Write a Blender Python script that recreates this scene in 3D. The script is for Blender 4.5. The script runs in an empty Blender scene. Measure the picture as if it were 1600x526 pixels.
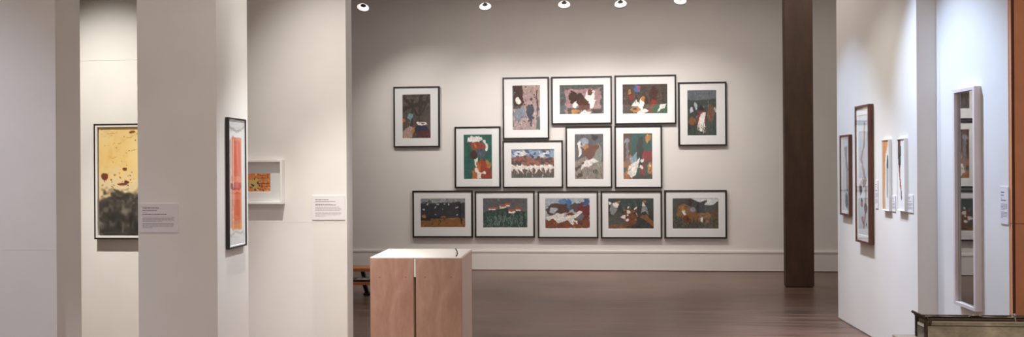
import bpy, bmesh, math, random
import numpy as np
from mathutils import Vector, Matrix, Euler

random.seed(7)
S = bpy.context.scene
C = S.collection
R = math.radians

# ------------------------------------------------------------------ camera
F = 1150.0                       # focal length in pixels of the 1600 px frame
VX = 95.0                        # the gallery axis runs 95 px right of the frame centre
PY = 257.0                       # eye level row
EYE = 1.70
ROLL = -0.0065
YAW = math.atan(VX / F)
cam = bpy.data.cameras.new('camera')
cam_o = bpy.data.objects.new('camera', cam)
C.objects.link(cam_o)
cam.sensor_fit = 'HORIZONTAL'
cam.sensor_width = 36.0
cam.lens = 36.0 * F / 1600.0
cam.shift_y = -(263.0 - PY) / 1600.0
cam.clip_start = 0.05
CM = Matrix.Rotation(YAW, 3, 'Z') @ Matrix.Rotation(R(90), 3, 'X') @ Matrix.Rotation(ROLL, 3, 'Z')
cam_o.matrix_world = Matrix.Translation((0, 0, EYE)) @ CM.to_4x4()
S.camera = cam_o

# ------------------------------------------------------------------ world, exposure
S.view_settings.view_transform = 'Standard'
S.view_settings.look = 'None'
S.view_settings.exposure = 0.08
S.view_settings.gamma = 1.0
S.view_settings.use_curve_mapping = False
W = bpy.data.worlds.new('world')
S.world = W
W.use_nodes = True
W.node_tree.nodes['Background'].inputs[0].default_value = (0.30, 0.27, 0.25, 1)
W.node_tree.nodes['Background'].inputs[1].default_value = 0.3

# ------------------------------------------------------------------ gallery spots and added soft fill lights
def area(name, loc, size, watts, col, rot=(0, 0, 0)):
    d = bpy.data.lights.new(name, 'AREA')
    d.shape = 'RECTANGLE'; d.size, d.size_y = size
    d.energy = watts; d.color = col
    o = bpy.data.objects.new(name, d); C.objects.link(o)
    o.location = loc; o.rotation_euler = rot
    return o

def spot(name, loc, target, watts, col, cone, blend=0.8, soft=0.03):
    d = bpy.data.lights.new(name, 'SPOT')
    d.energy = watts; d.color = col; d.spot_size = R(cone); d.spot_blend = blend
    d.shadow_soft_size = soft
    o = bpy.data.objects.new(name, d); C.objects.link(o)
    o.location = loc
    o.rotation_euler = (Vector(target) - Vector(loc)).to_track_quat('-Z', 'Y').to_euler()
    return o

WARM = (1.0, 0.975, 0.90)
NEUT = (0.90, 0.94, 1.0)
area('ceiling_fill_front', (-0.6, 1.2, 4.5), (6.0, 4.0), 85, (1.0, 0.93, 0.88))  # added ambient fill under the ceiling, out of view
area('ceiling_fill_rear', (1.0, 9.0, 4.5), (6.6, 3.0), 108, (1.0, 0.94, 0.90))  # added ambient fill for the far end of the room
area('camera_side_fill', (-0.5, -2.8, 2.2), (8.0, 3.2), 118, (1.0, 0.925, 0.86), (R(90), 0, 0))  # unseen fill behind the camera, added to lift the surfaces facing it
# picture spots above the left partition, with added low fills
spot('spot_left_wall', (-5.4, 2.6, 4.3), (-4.6, 5.0, 0.9), 300, (0.78, 0.80, 1.0), 60, 1.0)
spot('spot_stain_picture', (-4.60, 5.5, 4.4), (-4.60, 7.0, 0.9), 460, WARM, 66, 1.0, 0.02)
spot('spot_stain_fill', (-4.50, 5.5, 4.4), (-4.50, 7.0, -0.9), 640, WARM, 34, 1.0, 0.02)  # added fill, brightens the lower part of the stained picture's wall
spot('spot_small_picture', (-2.05, 4.75, 4.4), (-2.0, 6.1, 0.8), 240, WARM, 62, 1.0, 0.02)
spot('spot_small_fill', (-1.95, 4.75, 4.4), (-1.95, 6.1, -0.6), 560, WARM, 34, 1.0, 0.02)  # added fill, brightens the lower part of the partition
spot('spot_fin_picture', (-0.95, 5.75, 4.3), (-2.40, 5.04, 0.0), 480, NEUT, 40, 0.9, 0.02)
# added spots: one brightens the old case, one the floor by the right wall
spot('spot_case', (1.5, 2.0, 4.3), (2.45, 3.7, 0.95), 230, WARM, 27, 1.0, 0.03)
spot('spot_floor', (1.5, 6.9, 4.4), (1.5, 7.2, 0.0), 90, (1.0, 0.90, 0.86), 60, 1.0, 0.03)
# picture spots above the right walls, with one added low fill
spot('spot_right_cool', (1.65, 8.05, 4.3), (2.87, 7.75, 0.6), 330, (0.50, 0.70, 1.0), 52, 1.0, 0.03)
spot('spot_right_warm', (1.65, 7.0, 4.3), (2.87, 6.85, 0.6), 130, WARM, 62, 1.0, 0.03)
spot('spot_right_fill', (1.55, 7.4, 4.3), (2.87, 7.15, -0.4), 420, (0.90, 0.93, 1.0), 40, 1.0, 0.03)  # added fill, brightens the lower part of the right wall
spot('spot_right_near', (1.85, 6.46, 4.3), (3.03, 5.70, 0.9), 660, (0.52, 0.70, 1.0), 56, 1.0, 0.03)

# ------------------------------------------------------------------ photograph point -> point on a real plane
def ray(px, py):
    v = CM @ Vector(((px - 800) / F, -(py - PY) / F, -1.0))
    return v
def on_y(px, py, Y):
    d = ray(px, py); t = Y / d.y
    return Vector((d.x * t, Y, EYE + d.z * t))
def on_x(px, py, X):
    d = ray(px, py); t = X / d.x
    return Vector((X, d.y * t, EYE + d.z * t))
def on_z(px, py, Z):
    d = ray(px, py); t = (Z - EYE) / d.z
    return Vector((d.x * t, d.y * t, Z))

# ------------------------------------------------------------------ materials
def sl(c):
    out = []
    for v in c:
        v = v / 255.0
        out.append(v / 12.92 if v <= 0.04045 else ((v + 0.055) / 1.055) ** 2.4)
    return tuple(out)

MATS = {}
def mat(name, rgb, rough=0.6, metal=0.0, noise=0.0, nscale=(8, 8, 8), bump=0.0, bscale=200, coat=0.0, spec=0.5):
    if name in MATS: return MATS[name]
    m = bpy.data.materials.new(name); m.use_nodes = True
    nt = m.node_tree; b = nt.nodes['Principled BSDF']
    c = sl(rgb) + (1,)
    b.inputs['Base Color'].default_value = c
    b.inputs['Roughness'].default_value = rough
    b.inputs['Metallic'].default_value = metal
    b.inputs['Specular IOR Level'].default_value = spec
    b.inputs['Coat Weight'].default_value = coat
    tc = nt.nodes.new('ShaderNodeTexCoord')
    if noise:
        mp = nt.nodes.new('ShaderNodeMapping'); mp.inputs['Scale'].default_value = nscale
        n = nt.nodes.new('ShaderNodeTexNoise'); n.inputs['Scale'].default_value = 1.0
        n.inputs['Detail'].default_value = 6
        rp = nt.nodes.new('ShaderNodeValToRGB')
        rp.color_ramp.elements[0].position = 0.3; rp.color_ramp.elements[1].position = 0.7
        rp.color_ramp.elements[0].color = tuple(max(0, v * (1 - noise)) for v in c[:3]) + (1,)
        rp.color_ramp.elements[1].color = tuple(min(1, v * (1 + noise)) for v in c[:3]) + (1,)
        nt.links.new(tc.outputs['Object'], mp.inputs[0]); nt.links.new(mp.outputs[0], n.inputs['Vector'])
        nt.links.new(n.outputs['Fac'], rp.inputs[0]); nt.links.new(rp.outputs[0], b.inputs['Base Color'])
    if bump:
        n2 = nt.nodes.new('ShaderNodeTexNoise'); n2.inputs['Scale'].default_value = bscale
        n2.inputs['Detail'].default_value = 3
        bp = nt.nodes.new('ShaderNodeBump'); bp.inputs['Strength'].default_value = bump
        bp.inputs['Distance'].default_value = 0.002
        nt.links.new(tc.outputs['Object'], n2.inputs['Vector'])
        nt.links.new(n2.outputs['Fac'], bp.inputs['Height']); nt.links.new(bp.outputs[0], b.inputs['Normal'])
    MATS[name] = m
    return m

wall_paint = mat('wall_paint', (224, 219, 214), 0.75, noise=0.025, nscale=(3, 3, 3), bump=0.25, bscale=160)
back_paint = mat('back_wall_paint', (223, 218, 213), 0.75, noise=0.025, nscale=(2, 2, 2), bump=0.25, bscale=160)
ceil_paint = mat('ceiling_paint', (200, 192, 182), 0.9)
col_paint = mat('dark_column_paint', (72, 51, 36), 0.7, noise=0.22, nscale=(9, 9, 2.5), bump=0.3)
rust_paint = mat('rust_board', (222, 148, 106), 0.6, noise=0.12, nscale=(6, 6, 3), bump=0.2)
rust_dark = mat('rust_board_edge', (96, 52, 34), 0.6)
black_frame = mat('black_frame_wood', (26, 20, 18), 0.45, noise=0.2, nscale=(40, 40, 4))
brown_frame = mat('brown_frame_wood', (92, 50, 34), 0.45, noise=0.25, nscale=(30, 30, 6))
white_frame = mat('white_frame_wood', (232, 228, 224), 0.5)
pink_frame = mat('pale_frame_wood', (214, 200, 198), 0.5, noise=0.05, nscale=(30, 30, 5))
mat_board = mat('mat_board', (232, 230, 230), 0.85)
mat_bevel = mat('mat_bevel', (250, 248, 244), 0.85)
paper_white = mat('label_card', (222, 216, 218), 0.85)
ink_grey = mat('label_ink', (158, 151, 153), 0.9)
ink_dark = mat('label_ink_dark', (116, 109, 111), 0.9)
white_gloss = mat('white_laminate', (240, 236, 230), 0.3)
black_metal = mat('black_metal', (24, 22, 22), 0.45, metal=0.3)
steel = mat('steel_tube', (186, 180, 172), 0.35, metal=0.8)
bench_wood = mat('bench_wood', (196, 122, 74), 0.45, noise=0.25, nscale=(3, 30, 30))

def wood_mat(name, c1, c2, scale, rough, rot=(0, 0, 0)):
    m = bpy.data.materials.new(name); m.use_nodes = True
    nt = m.node_tree; b = nt.nodes['Principled BSDF']; b.inputs['Roughness'].default_value = rough
    tc = nt.nodes.new('ShaderNodeTexCoord'); mp = nt.nodes.new('ShaderNodeMapping')
    mp.inputs['Scale'].default_value = scale; mp.inputs['Rotation'].default_value = rot
    n = nt.nodes.new('ShaderNodeTexNoise'); n.inputs['Scale'].default_value = 1.2
    n.inputs['Detail'].default_value = 7; n.inputs['Distortion'].default_value = 1.4
    n3 = nt.nodes.new('ShaderNodeTexNoise'); n3.inputs['Scale'].default_value = 9
    n3.inputs['Detail'].default_value = 4
    mx0 = nt.nodes.new('ShaderNodeMath'); mx0.operation = 'MULTIPLY_ADD'
    mx0.inputs[1].default_value = 0.35
    rp = nt.nodes.new('ShaderNodeValToRGB')
    rp.color_ramp.elements[0].position = 0.45; rp.color_ramp.elements[1].position = 0.9
    rp.color_ramp.elements[0].color = sl(c1) + (1,); rp.color_ramp.elements[1].color = sl(c2) + (1,)
    nt.links.new(tc.outputs['Object'], mp.inputs[0]); nt.links.new(mp.outputs[0], n.inputs['Vector'])
    nt.links.new(mp.outputs[0], n3.inputs['Vector'])
    nt.links.new(n3.outputs['Fac'], mx0.inputs[0]); nt.links.new(n.outputs['Fac'], mx0.inputs[2])
    nt.links.new(mx0.outputs[0], rp.inputs[0]); nt.links.new(rp.outputs[0], b.inputs['Base Color'])
    MATS[name] = m
    return m
ply_face = wood_mat('plywood_face', (172, 130, 110), (200, 160, 140), (5, 5, 1.6), 0.5)
ply_side = wood_mat('plywood_edge', (232, 200, 182), (244, 222, 208), (40, 40, 1.0), 0.55)
aged = wood_mat('aged_bronze_board', (104, 92, 76), (168, 154, 130), (5, 5, 9), 0.45)

def floor_mat():
    m = bpy.data.materials.new('floor_boards'); m.use_nodes = True
    nt = m.node_tree; b = nt.nodes['Principled BSDF']
    tc = nt.nodes.new('ShaderNodeTexCoord')
    def noise(scale, detail=6, dist=0.0):
        mp = nt.nodes.new('ShaderNodeMapping'); mp.inputs['Scale'].default_value = scale
        n = nt.nodes.new('ShaderNodeTexNoise'); n.inputs['Scale'].default_value = 1
        n.inputs['Detail'].default_value = detail; n.inputs['Distortion'].default_value = dist
        nt.links.new(tc.outputs['Object'], mp.inputs[0]); nt.links.new(mp.outputs[0], n.inputs['Vector'])
        return n
    grain = noise((1.0, 14, 1), 8, 0.3)
    big = noise((0.5, 0.8, 1), 3)
    rp = nt.nodes.new('ShaderNodeValToRGB')
    rp.color_ramp.elements[0].position = 0.28; rp.color_ramp.elements[1].position = 0.72
    rp.color_ramp.elements[0].color = sl((50, 36, 30)) + (1,)
    rp.color_ramp.elements[1].color = sl((138, 109, 96)) + (1,)
    add = nt.nodes.new('ShaderNodeMath'); add.operation = 'MULTIPLY_ADD'; add.inputs[1].default_value = 0.6
    sub = nt.nodes.new('ShaderNodeMath'); sub.operation = 'MULTIPLY'; sub.inputs[1].default_value = 0.42
    nt.links.new(big.outputs['Fac'], sub.inputs[0])
    nt.links.new(grain.outputs['Fac'], add.inputs[0]); nt.links.new(sub.outputs[0], add.inputs[2])
    nt.links.new(add.outputs[0], rp.inputs[0])
    # board joints
    br = nt.nodes.new('ShaderNodeTexBrick')
    br.inputs['Scale'].default_value = 1.0
    br.inputs['Brick Width'].default_value = 2.2; br.inputs['Row Height'].default_value = 0.14
    br.inputs['Mortar Size'].default_value = 0.003; br.inputs['Mortar Smooth'].default_value = 0.3
    br.inputs['Color1'].default_value = (0.94, 0.94, 0.94, 1); br.inputs['Color2'].default_value = (1.06, 1.04, 1.02, 1)
    br.inputs['Mortar'].default_value = (0.62, 0.60, 0.58, 1)
    nt.links.new(tc.outputs['Object'], br.inputs['Vector'])
    mul = nt.nodes.new('ShaderNodeMix'); mul.data_type = 'RGBA'; mul.blend_type = 'MULTIPLY'
    mul.inputs[0].default_value = 1.0
    nt.links.new(rp.outputs[0], mul.inputs[6]); nt.links.new(br.outputs['Color'], mul.inputs[7])
    nt.links.new(mul.outputs[2], b.inputs['Base Color'])
    rr = nt.nodes.new('ShaderNodeMapRange')
    rr.inputs['To Min'].default_value = 0.24; rr.inputs['To Max'].default_value = 0.42
    nt.links.new(grain.outputs['Fac'], rr.inputs['Value']); nt.links.new(rr.outputs[0], b.inputs['Roughness'])
    bp = nt.nodes.new('ShaderNodeBump'); bp.inputs['Strength'].default_value = 0.25
    bp.inputs['Distance'].default_value = 0.004
    nt.links.new(grain.outputs['Fac'], bp.inputs['Height']); nt.links.new(bp.outputs[0], b.inputs['Normal'])
    return m
floor_m = floor_mat()

def glass_mat(name='picture_glass', extra=0.0):
    m = bpy.data.materials.new(name); m.use_nodes = True
    nt = m.node_tree
    for n in list(nt.nodes): nt.nodes.remove(n)
    out = nt.nodes.new('ShaderNodeOutputMaterial'); mix = nt.nodes.new('ShaderNodeMixShader')
    fr = nt.nodes.new('ShaderNodeFresnel')
    ge = nt.nodes.new('ShaderNodeNewGeometry')      # a thin pane reflects the same from both sides
    mr = nt.nodes.new('ShaderNodeMapRange'); mr.inputs['To Min'].default_value = 1.5; mr.inputs['To Max'].default_value = 1 / 1.5
    nt.links.new(ge.outputs['Backfacing'], mr.inputs['Value']); nt.links.new(mr.outputs[0], fr.inputs['IOR'])
    tr = nt.nodes.new('ShaderNodeBsdfTransparent'); tr.inputs[0].default_value = (0.985, 0.99, 0.985, 1)
    gl = nt.nodes.new('ShaderNodeBsdfGlossy'); gl.inputs['Roughness'].default_value = 0.015
    ad = nt.nodes.new('ShaderNodeMath'); ad.operation = 'ADD'; ad.use_clamp = True; ad.inputs[1].default_value = extra
    nt.links.new(fr.outputs[0], ad.inputs[0])
    nt.links.new(ad.outputs[0], mix.inputs[0]); nt.links.new(tr.outputs[0], mix.inputs[1])
    nt.links.new(gl.outputs[0], mix.inputs[2]); nt.links.new(mix.outputs[0], out.inputs[0])
    return m
glass_m = glass_mat()
mirror_glass = glass_mat('mirroring_glass', 0.42)
shiny_glass = glass_mat('shiny_glass', 0.12)

def ink_mat():
    m = bpy.data.materials.new('artwork_ink'); m.use_nodes = True
    nt = m.node_tree; b = nt.nodes['Principled BSDF']; b.inputs['Roughness'].default_value = 0.75
    a = nt.nodes.new('ShaderNodeAttribute'); a.attribute_name = 'ink'
    nt.links.new(a.outputs['Color'], b.inputs['Base Color'])
    return m
art_ink = ink_mat()

# ------------------------------------------------------------------ mesh helpers
def box(bm, x0, x1, y0, y1, z0, z1, mi=0):
    v = [bm.verts.new(p) for p in ((x0, y0, z0), (x1, y0, z0), (x1, y1, z0), (x0, y1, z0),
                                   (x0, y0, z1), (x1, y0, z1), (x1, y1, z1), (x0, y1, z1))]
    fs = []
    for q in ((0, 3, 2, 1), (4, 5, 6, 7), (0, 1, 5, 4), (1, 2, 6, 5), (2, 3, 7, 6), (3, 0, 4, 7)):
        f = bm.faces.new([v[i] for i in q]); f.material_index = mi; fs.append(f)
    return fs

def bbox(bm, x0, x1, y0, y1, z0, z1, bev=0.002, seg=2):
    b2 = bmesh.new(); box(b2, x0, x1, y0, y1, z0, z1)
    bmesh.ops.bevel(b2, geom=b2.edges[:], offset=bev, segments=seg, affect='EDGES', profile=0.5)
    me = bpy.data.meshes.new('tmp'); b2.to_mesh(me); b2.free(); bm.from_mesh(me); bpy.data.meshes.remove(me)

def revolve(bm, prof, n=32, M=None, cap=True):
    M = M or Matrix.Identity(4)
    rings = []
    for r, z in prof:
        rings.append([bm.verts.new(M @ Vector((r * math.cos(2 * math.pi * i / n), r * math.sin(2 * math.pi * i / n), z))) for i in range(n)])
    for a, b in zip(rings, rings[1:]):
        for i in range(n):
            j = (i + 1) % n
            f = bm.faces.new((a[i], a[j], b[j], b[i])); f.smooth = True
    if cap:
        bm.faces.new(rings[0][::-1]); bm.faces.new(rings[-1])

def tube(bm, p0, p1, r, n=12):
    p0, p1 = Vector(p0), Vector(p1); d = p1 - p0
    M = Matrix.Translation(p0) @ d.to_track_quat('Z', 'Y').to_matrix().to_4x4()
    revolve(bm, [(r, 0), (r, d.length)], n, M)

def ring(bm, x0, x1, z0, z1, w, ya, yb, lip=0.0):
    """mitred picture-frame moulding between y=ya (wall side) and y=yb (room side)"""
    def rect(ins, y): return [bm.verts.new(p) for p in ((x0 + ins, y, z0 + ins), (x1 - ins, y, z0 + ins), (x1 - ins, y, z1 - ins), (x0 + ins, y, z1 - ins))]
    b = min(0.0015, w * 0.15)
    s = 1 if yb > ya else -1
    L = [rect(0, ya), rect(0, yb - s * b), rect(b, yb), rect(w - b, yb), rect(w, yb - s * b), rect(w, ya)]
    n = len(L)
    for k in range(n):
        a, c = L[k], L[(k + 1) % n]
        for i in range(4):
            j = (i + 1) % 4
            bm.faces.new((a[i], a[j], c[j], c[i]))
    bmesh.ops.recalc_face_normals(bm, faces=bm.faces[:])

def obj(name, bm, m=None, parent=None, loc=None, mats=None, label=None):
    me = bpy.data.meshes.new(name); bm.to_mesh(me); bm.free()
    for q in (mats or [m]):
        me.materials.append(q)
    o = bpy.data.objects.new(name, me); C.objects.link(o)
    if parent: o.parent = parent
    if loc is not None: o.location = loc
    if label: o['label'] = label
    return o

def struct(name, bm, m, mats=None):
    o = obj(name, bm, m, mats=mats); o['kind'] = 'structure'; return o

def thing(name, label, cat, loc=(0, 0, 0), rz=0.0, group=None):
    o = bpy.data.objects.new(name, None); C.objects.link(o)
    o.empty_display_size = 0.1
    o.location = loc; o.rotation_euler = (0, 0, rz)
    o['label'] = label; o['category'] = cat
    if group: o['group'] = group
    return o

# ------------------------------------------------------------------ key distances
YB = 11.82                      # far wall
X1 = 2.878                      # right wall, far part
X2 = 3.037                      # right wall, near part
YR = 6.432                      # step between the two
YE = 5.415                      # near end of the right wall
YD = 6.10                       # partition with the small picture
YP0 = 5.276                     # rear of the two left pillars
YW = 7.00                       # wall with the stained picture
CEIL = 4.60

# ------------------------------------------------------------------ structure
bm = bmesh.new(); box(bm, -9, 7, -3, 12.2, -0.1, 0); struct('floor', bm, floor_m)
bm = bmesh.new(); box(bm, -9, 7, -3, 12.2, CEIL, CEIL + 0.1); struct('ceiling', bm, ceil_paint)
bm = bmesh.new(); box(bm, -9, 7, YB, YB + 0.2, 0, CEIL); struct('wall_back', bm, back_paint)
bm = bmesh.new(); box(bm, -9.2, -9, -3, 12.2, 0, CEIL); struct('wall_left', bm, wall_paint)
bm = bmesh.new(); box(bm, 7, 7.2, -3, 12.2, 0, CEIL); struct('wall_far_right', bm, wall_paint)
bm = bmesh.new(); box(bm, -9, 7, -3.2, -3, 0, CEIL); struct('wall_front', bm, wall_paint)
# baseboard with a small cap
bm = bmesh.new()
bb = on_y(980, 391.2, YB).z
box(bm, -9, 7, YB - 0.022, YB, 0.012, bb - 0.03)
box(bm, -9, 7, YB - 0.030, YB, bb - 0.03, bb)
box(bm, -9, 7, YB - 0.016, YB, 0, 0.012, 1)
struct('baseboard_back', bm, back_paint, mats=[back_paint, rust_dark])

# left side: near wall end, pillar, partition and the wall beyond
xC0, xC1 = on_y(215.3, 260, 4.8).x, on_y(338.8, 260, 4.8).x
xA = on_y(126, 260, YP0).x
xD = on_y(541.5, 260, YD).x
YA = on_x(87.5, 260, xA).y
bm = bmesh.new(); box(bm, -3.0, xD, YD, on_x(550.5, 260, xD).y, 0, CEIL); struct('wall_partition', bm, wall_paint)
bm = bmesh.new(); box(bm, xC0, xC1, 4.8, YP0, 0, CEIL); struct('pillar', bm, wall_paint)
bm = bmesh.new(); box(bm, -9, xA, YA, YP0, 0, CEIL); struct('wall_left_near', bm, wall_paint)
bm = bmesh.new(); box(bm, -9, -3.0, YW, YW + 0.2, 0, CEIL); struct('wall_left_rear', bm, wall_paint)
bm = bmesh.new(); box(bm, -3.0, -2.86, YD + 0.5, YW + 0.2, 0, CEIL); struct('wall_return', bm, wall_paint)
# panel joints
bm = bmesh.new(); z = on_y(45, 389, YA).z; box(bm, -9, xA, YA - 0.0015, YA, z - 0.004, z); struct('trim_1', bm, wall_paint)
bm = bmesh.new(); z = on_y(170, 93.5, YW).z; box(bm, -9, -3.0, YW - 0.0015, YW, z - 0.005, z); struct('trim_2', bm, wall_paint)
bm = bmesh.new(); z = on_y(470, 346, YD).z; box(bm, -3.0, xD, YD - 0.0008, YD, z - 0.004, z); struct('trim_3', bm, wall_paint)

# right walls
yF = 8.30
bm = bmesh.new(); box(bm, X1, X2 + 1.4, YR, yF, 0.012, CEIL); box(bm, X1 + 0.008, X2 + 1.39, YR + 0.008, yF - 0.008, 0, 0.012)
struct('wall_right', bm, wall_paint)
bm = bmesh.new(); box(bm, X2, X2 + 1.4, YE, YR, 0, CEIL); struct('wall_right_near', bm, wall_paint)
# rust coloured boards cladding the near end
zj = on_y(1590, 349, YE - 0.02).z
bm = bmesh.new()
box(bm, X2 + 0.004, X2 + 1.4, YE - 0.03, YE, zj + 0.002, CEIL)
box(bm, X2 + 0.004, X2 + 1.4, YE - 0.03, YE, 0, zj - 0.002)
box(bm, X2 + 0.008, X2 + 1.39, YE - 0.026, YE, zj - 0.002, zj + 0.002, 1)
box(bm, X2 + 0.004, X2 + 0.022, YE - 0.034, YE - 0.03, 0, CEIL, 1)
struct('wall_rust', bm, rust_paint, mats=[rust_paint, rust_dark])

# dark column
bm = bmesh.new()
c0 = on_z(1228, 449, 0); c1 = on_z(1272, 449, 0)
box(bm, c0.x, c1.x, c0.y, c0.y + 0.10, 0.02, CEIL)
box(bm, c0.x + 0.012, c1.x - 0.012, c0.y + 0.012, c0.y + 0.088, 0, 0.02)
bmesh.ops.bevel(bm, geom=[e for e in bm.edges if abs(e.verts[0].co.z - e.verts[1].co.z) > 1], offset=0.006, segments=2, affect='EDGES')
struct('column', bm, col_paint)

# ------------------------------------------------------------------ artwork painter (abstract colour fields)
class Canvas:
    def __init__(s, w, h, res=0.0075, seed=0, warp=0.0):
        s.w, s.h = w, h
        s.nx = max(8, int(w / res)); s.ny = max(8, int(h / res))
        s.rng = np.random.RandomState(seed)
        u = (np.arange(s.nx + 1)) / s.nx; v = (np.arange(s.ny + 1)) / s.ny
        s.U, s.V = np.meshgrid(u, v)
        s.U0, s.V0 = s.U.copy(), s.V.copy()
        if warp:
            w1 = s.field(11) - 0.5; w2 = s.field(11) - 0.5; w3 = s.field(24) - 0.5; w4 = s.field(24) - 0.5
            s.U = np.clip(s.U + w1 * warp + w3 * warp * 0.6, 0, 1); s.V = np.clip(s.V + w2 * warp + w4 * warp * 0.6, 0, 1)
        s.A = np.zeros((s.ny + 1, s.nx + 1, 3))
    def field(s, k, kx=None, seed=None):
        """smooth random field in 0..1"""
        kx = kx or k
        g = s.rng.rand(int(k) + 2, int(kx) + 2)
        y = s.V * k; x = s.U * kx
        yi = np.clip(y.astype(int), 0, int(k)); xi = np.clip(x.astype(int), 0, int(kx))
        fy = y - yi; fx = x - xi
        fy = fy * fy * (3 - 2 * fy); fx = fx * fx * (3 - 2 * fx)
        return (g[yi, xi] * (1 - fy) * (1 - fx) + g[yi + 1, xi] * fy * (1 - fx) + g[yi, xi + 1] * (1 - fy) * fx + g[yi + 1, xi + 1] * fy * fx)
    def put(s, mask, c):
        c = np.array(c, float) / 255.0
        s.A = s.A * (1 - mask[..., None]) + c * mask[..., None]
    def bg(s, c, c2=None, k=4, kx=None):
        s.put(np.ones_like(s.U), c)
        if c2 is not None: s.put(s.field(k, kx), c2)
    def rect(s, u0, v0, u1, v1, c):
        s.put(((s.U >= u0) & (s.U <= u1) & (s.V >= v0) & (s.V <= v1)).astype(float), c)
    def ell(s, u, v, a, b, c, rot=0, wob=0.15):
        asp = s.w / s.h
        x = (s.U - u) * asp; y = s.V - v
        t = R(rot); X = x * math.cos(t) + y * math.sin(t); Y = -x * math.sin(t) + y * math.cos(t)
        d = (X / (a * asp)) ** 2 + (Y / b) ** 2 + (s.field(7) - 0.5) * wob * 4
        s.put(np.clip((1.0 - d) * 6 + 0.5, 0, 1), c)
    def poly(s, pts, c):
        n = len(pts); inside = np.zeros(s.U.shape, bool); j = n - 1
        for i in range(n):
            xi, yi = pts[i]; xj, yj = pts[j]
            if yi != yj:
                cond = ((yi > s.V) != (yj > s.V)) & (s.U < (xj - xi) * (s.V - yi) / (yj - yi) + xi)
                inside ^= cond
            j = i
        s.put(inside.astype(float), c)
    def blades(s, u0, u1, v0, v1, n, cols, lean=0.05, wd=0.012, lo=0.4):
        for _ in range(n):
            u = s.rng.uniform(u0, u1); vb = s.rng.uniform(v0 + (v1 - v0) * lo, v1); vt = s.rng.uniform(v0, vb)
            l = s.rng.uniform(-lean, lean); c = cols[s.rng.randint(len(cols))]
            s.poly([(u - wd, vb), (u + wd, vb), (u + l, vt)], c)
    def dots(s, u0, u1, v0, v1, n, cols, r0, r1):
        asp = s.w / s.h
        for _ in range(n):
            u = s.rng.uniform(u0, u1); v = s.rng.uniform(v0, v1); r = s.rng.uniform(r0, r1)
            c = cols[s.rng.randint(len(cols))]
            s.ell(u, v, r / asp * s.rng.uniform(.7, 1.3), r * s.rng.uniform(.7, 1.3), c, s.rng.uniform(0, 180), 0.2)
    def flecks(s, n):
        """short brush marks that pick up and deepen or lift the colour below them"""
        for _ in range(n):
            u, v = s.rng.rand(2); j = int(v * s.ny); i = int(u * s.nx)
            base = s.A[j, i] * 255; g = s.rng.choice([0.62, 0.75, 1.22, 1.4])
            du, dv = s.rng.uniform(-.07, .07, 2); t = .012
            c = tuple(min(235, x * g) for x in base)
            s.poly([(u - t, v), (u + t, v + t), (u + du, v + dv)], c)
        s.A = np.clip(s.A * (0.90 + 0.2 * s.field(26, 26))[..., None], 0, 1)
    def grain(s, a=0.03):
        s.A = np.clip(s.A + (s.rng.rand(*s.U.shape)[..., None] - 0.5) * 2 * a, 0, 1)
    def mesh(s, name, parent, y, x0, z0):
        nx, ny = s.nx + 1, s.ny + 1
        vs = [(x0 + s.U0[j, i] * s.w, y, z0 + (1 - s.V0[j, i]) * s.h) for j in range(ny) for i in range(nx)]
        fs = [(j * nx + i, (j + 1) * nx + i, (j + 1) * nx + i + 1, j * nx + i + 1) for j in range(ny - 1) for i in range(nx - 1)]
        nb = len(vs)          # the sheet has a thickness: back face and rim
        vs += [(x0, y + 0.0015, z0 + s.h), (x0 + s.w, y + 0.0015, z0 + s.h), (x0 + s.w, y + 0.0015, z0), (x0, y + 0.0015, z0)]
        tl, tr, bl, br = 0, nx - 1, (ny - 1) * nx, ny * nx - 1
        fs += [(nb, nb + 1, nb + 2, nb + 3)]
        fs += [tuple([nb + 1, nb] + list(range(tl, tr + 1)))]
        fs += [tuple([nb + 3, nb + 2] + list(range(br, bl - 1, -1)))]
        fs += [tuple([nb, nb + 3] + [j * nx for j in range(ny - 1, -1, -1)])]
        fs += [tuple([nb + 2, nb + 1] + [j * nx + nx - 1 for j in range(ny)])]
        me = bpy.data.meshes.new(name); me.from_pydata(vs, [], fs); me.update()
        lin = np.where(s.A <= 0.04045, s.A / 12.92, ((s.A + 0.055) / 1.055) ** 2.4).reshape(-1, 3)
        cc = np.ones((len(vs), 4)); cc[:nx * ny, :3] = lin; cc[nx * ny:, :3] = 0.8
        at = me.color_attributes.new('ink', 'FLOAT_COLOR', 'POINT')
        at.data.foreach_set('color', cc.astype(np.float32).ravel())
        me.materials.append(art_ink)
        o = bpy.data.objects.new(name, me); C.objects.link(o); o.parent = parent
        return o

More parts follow.
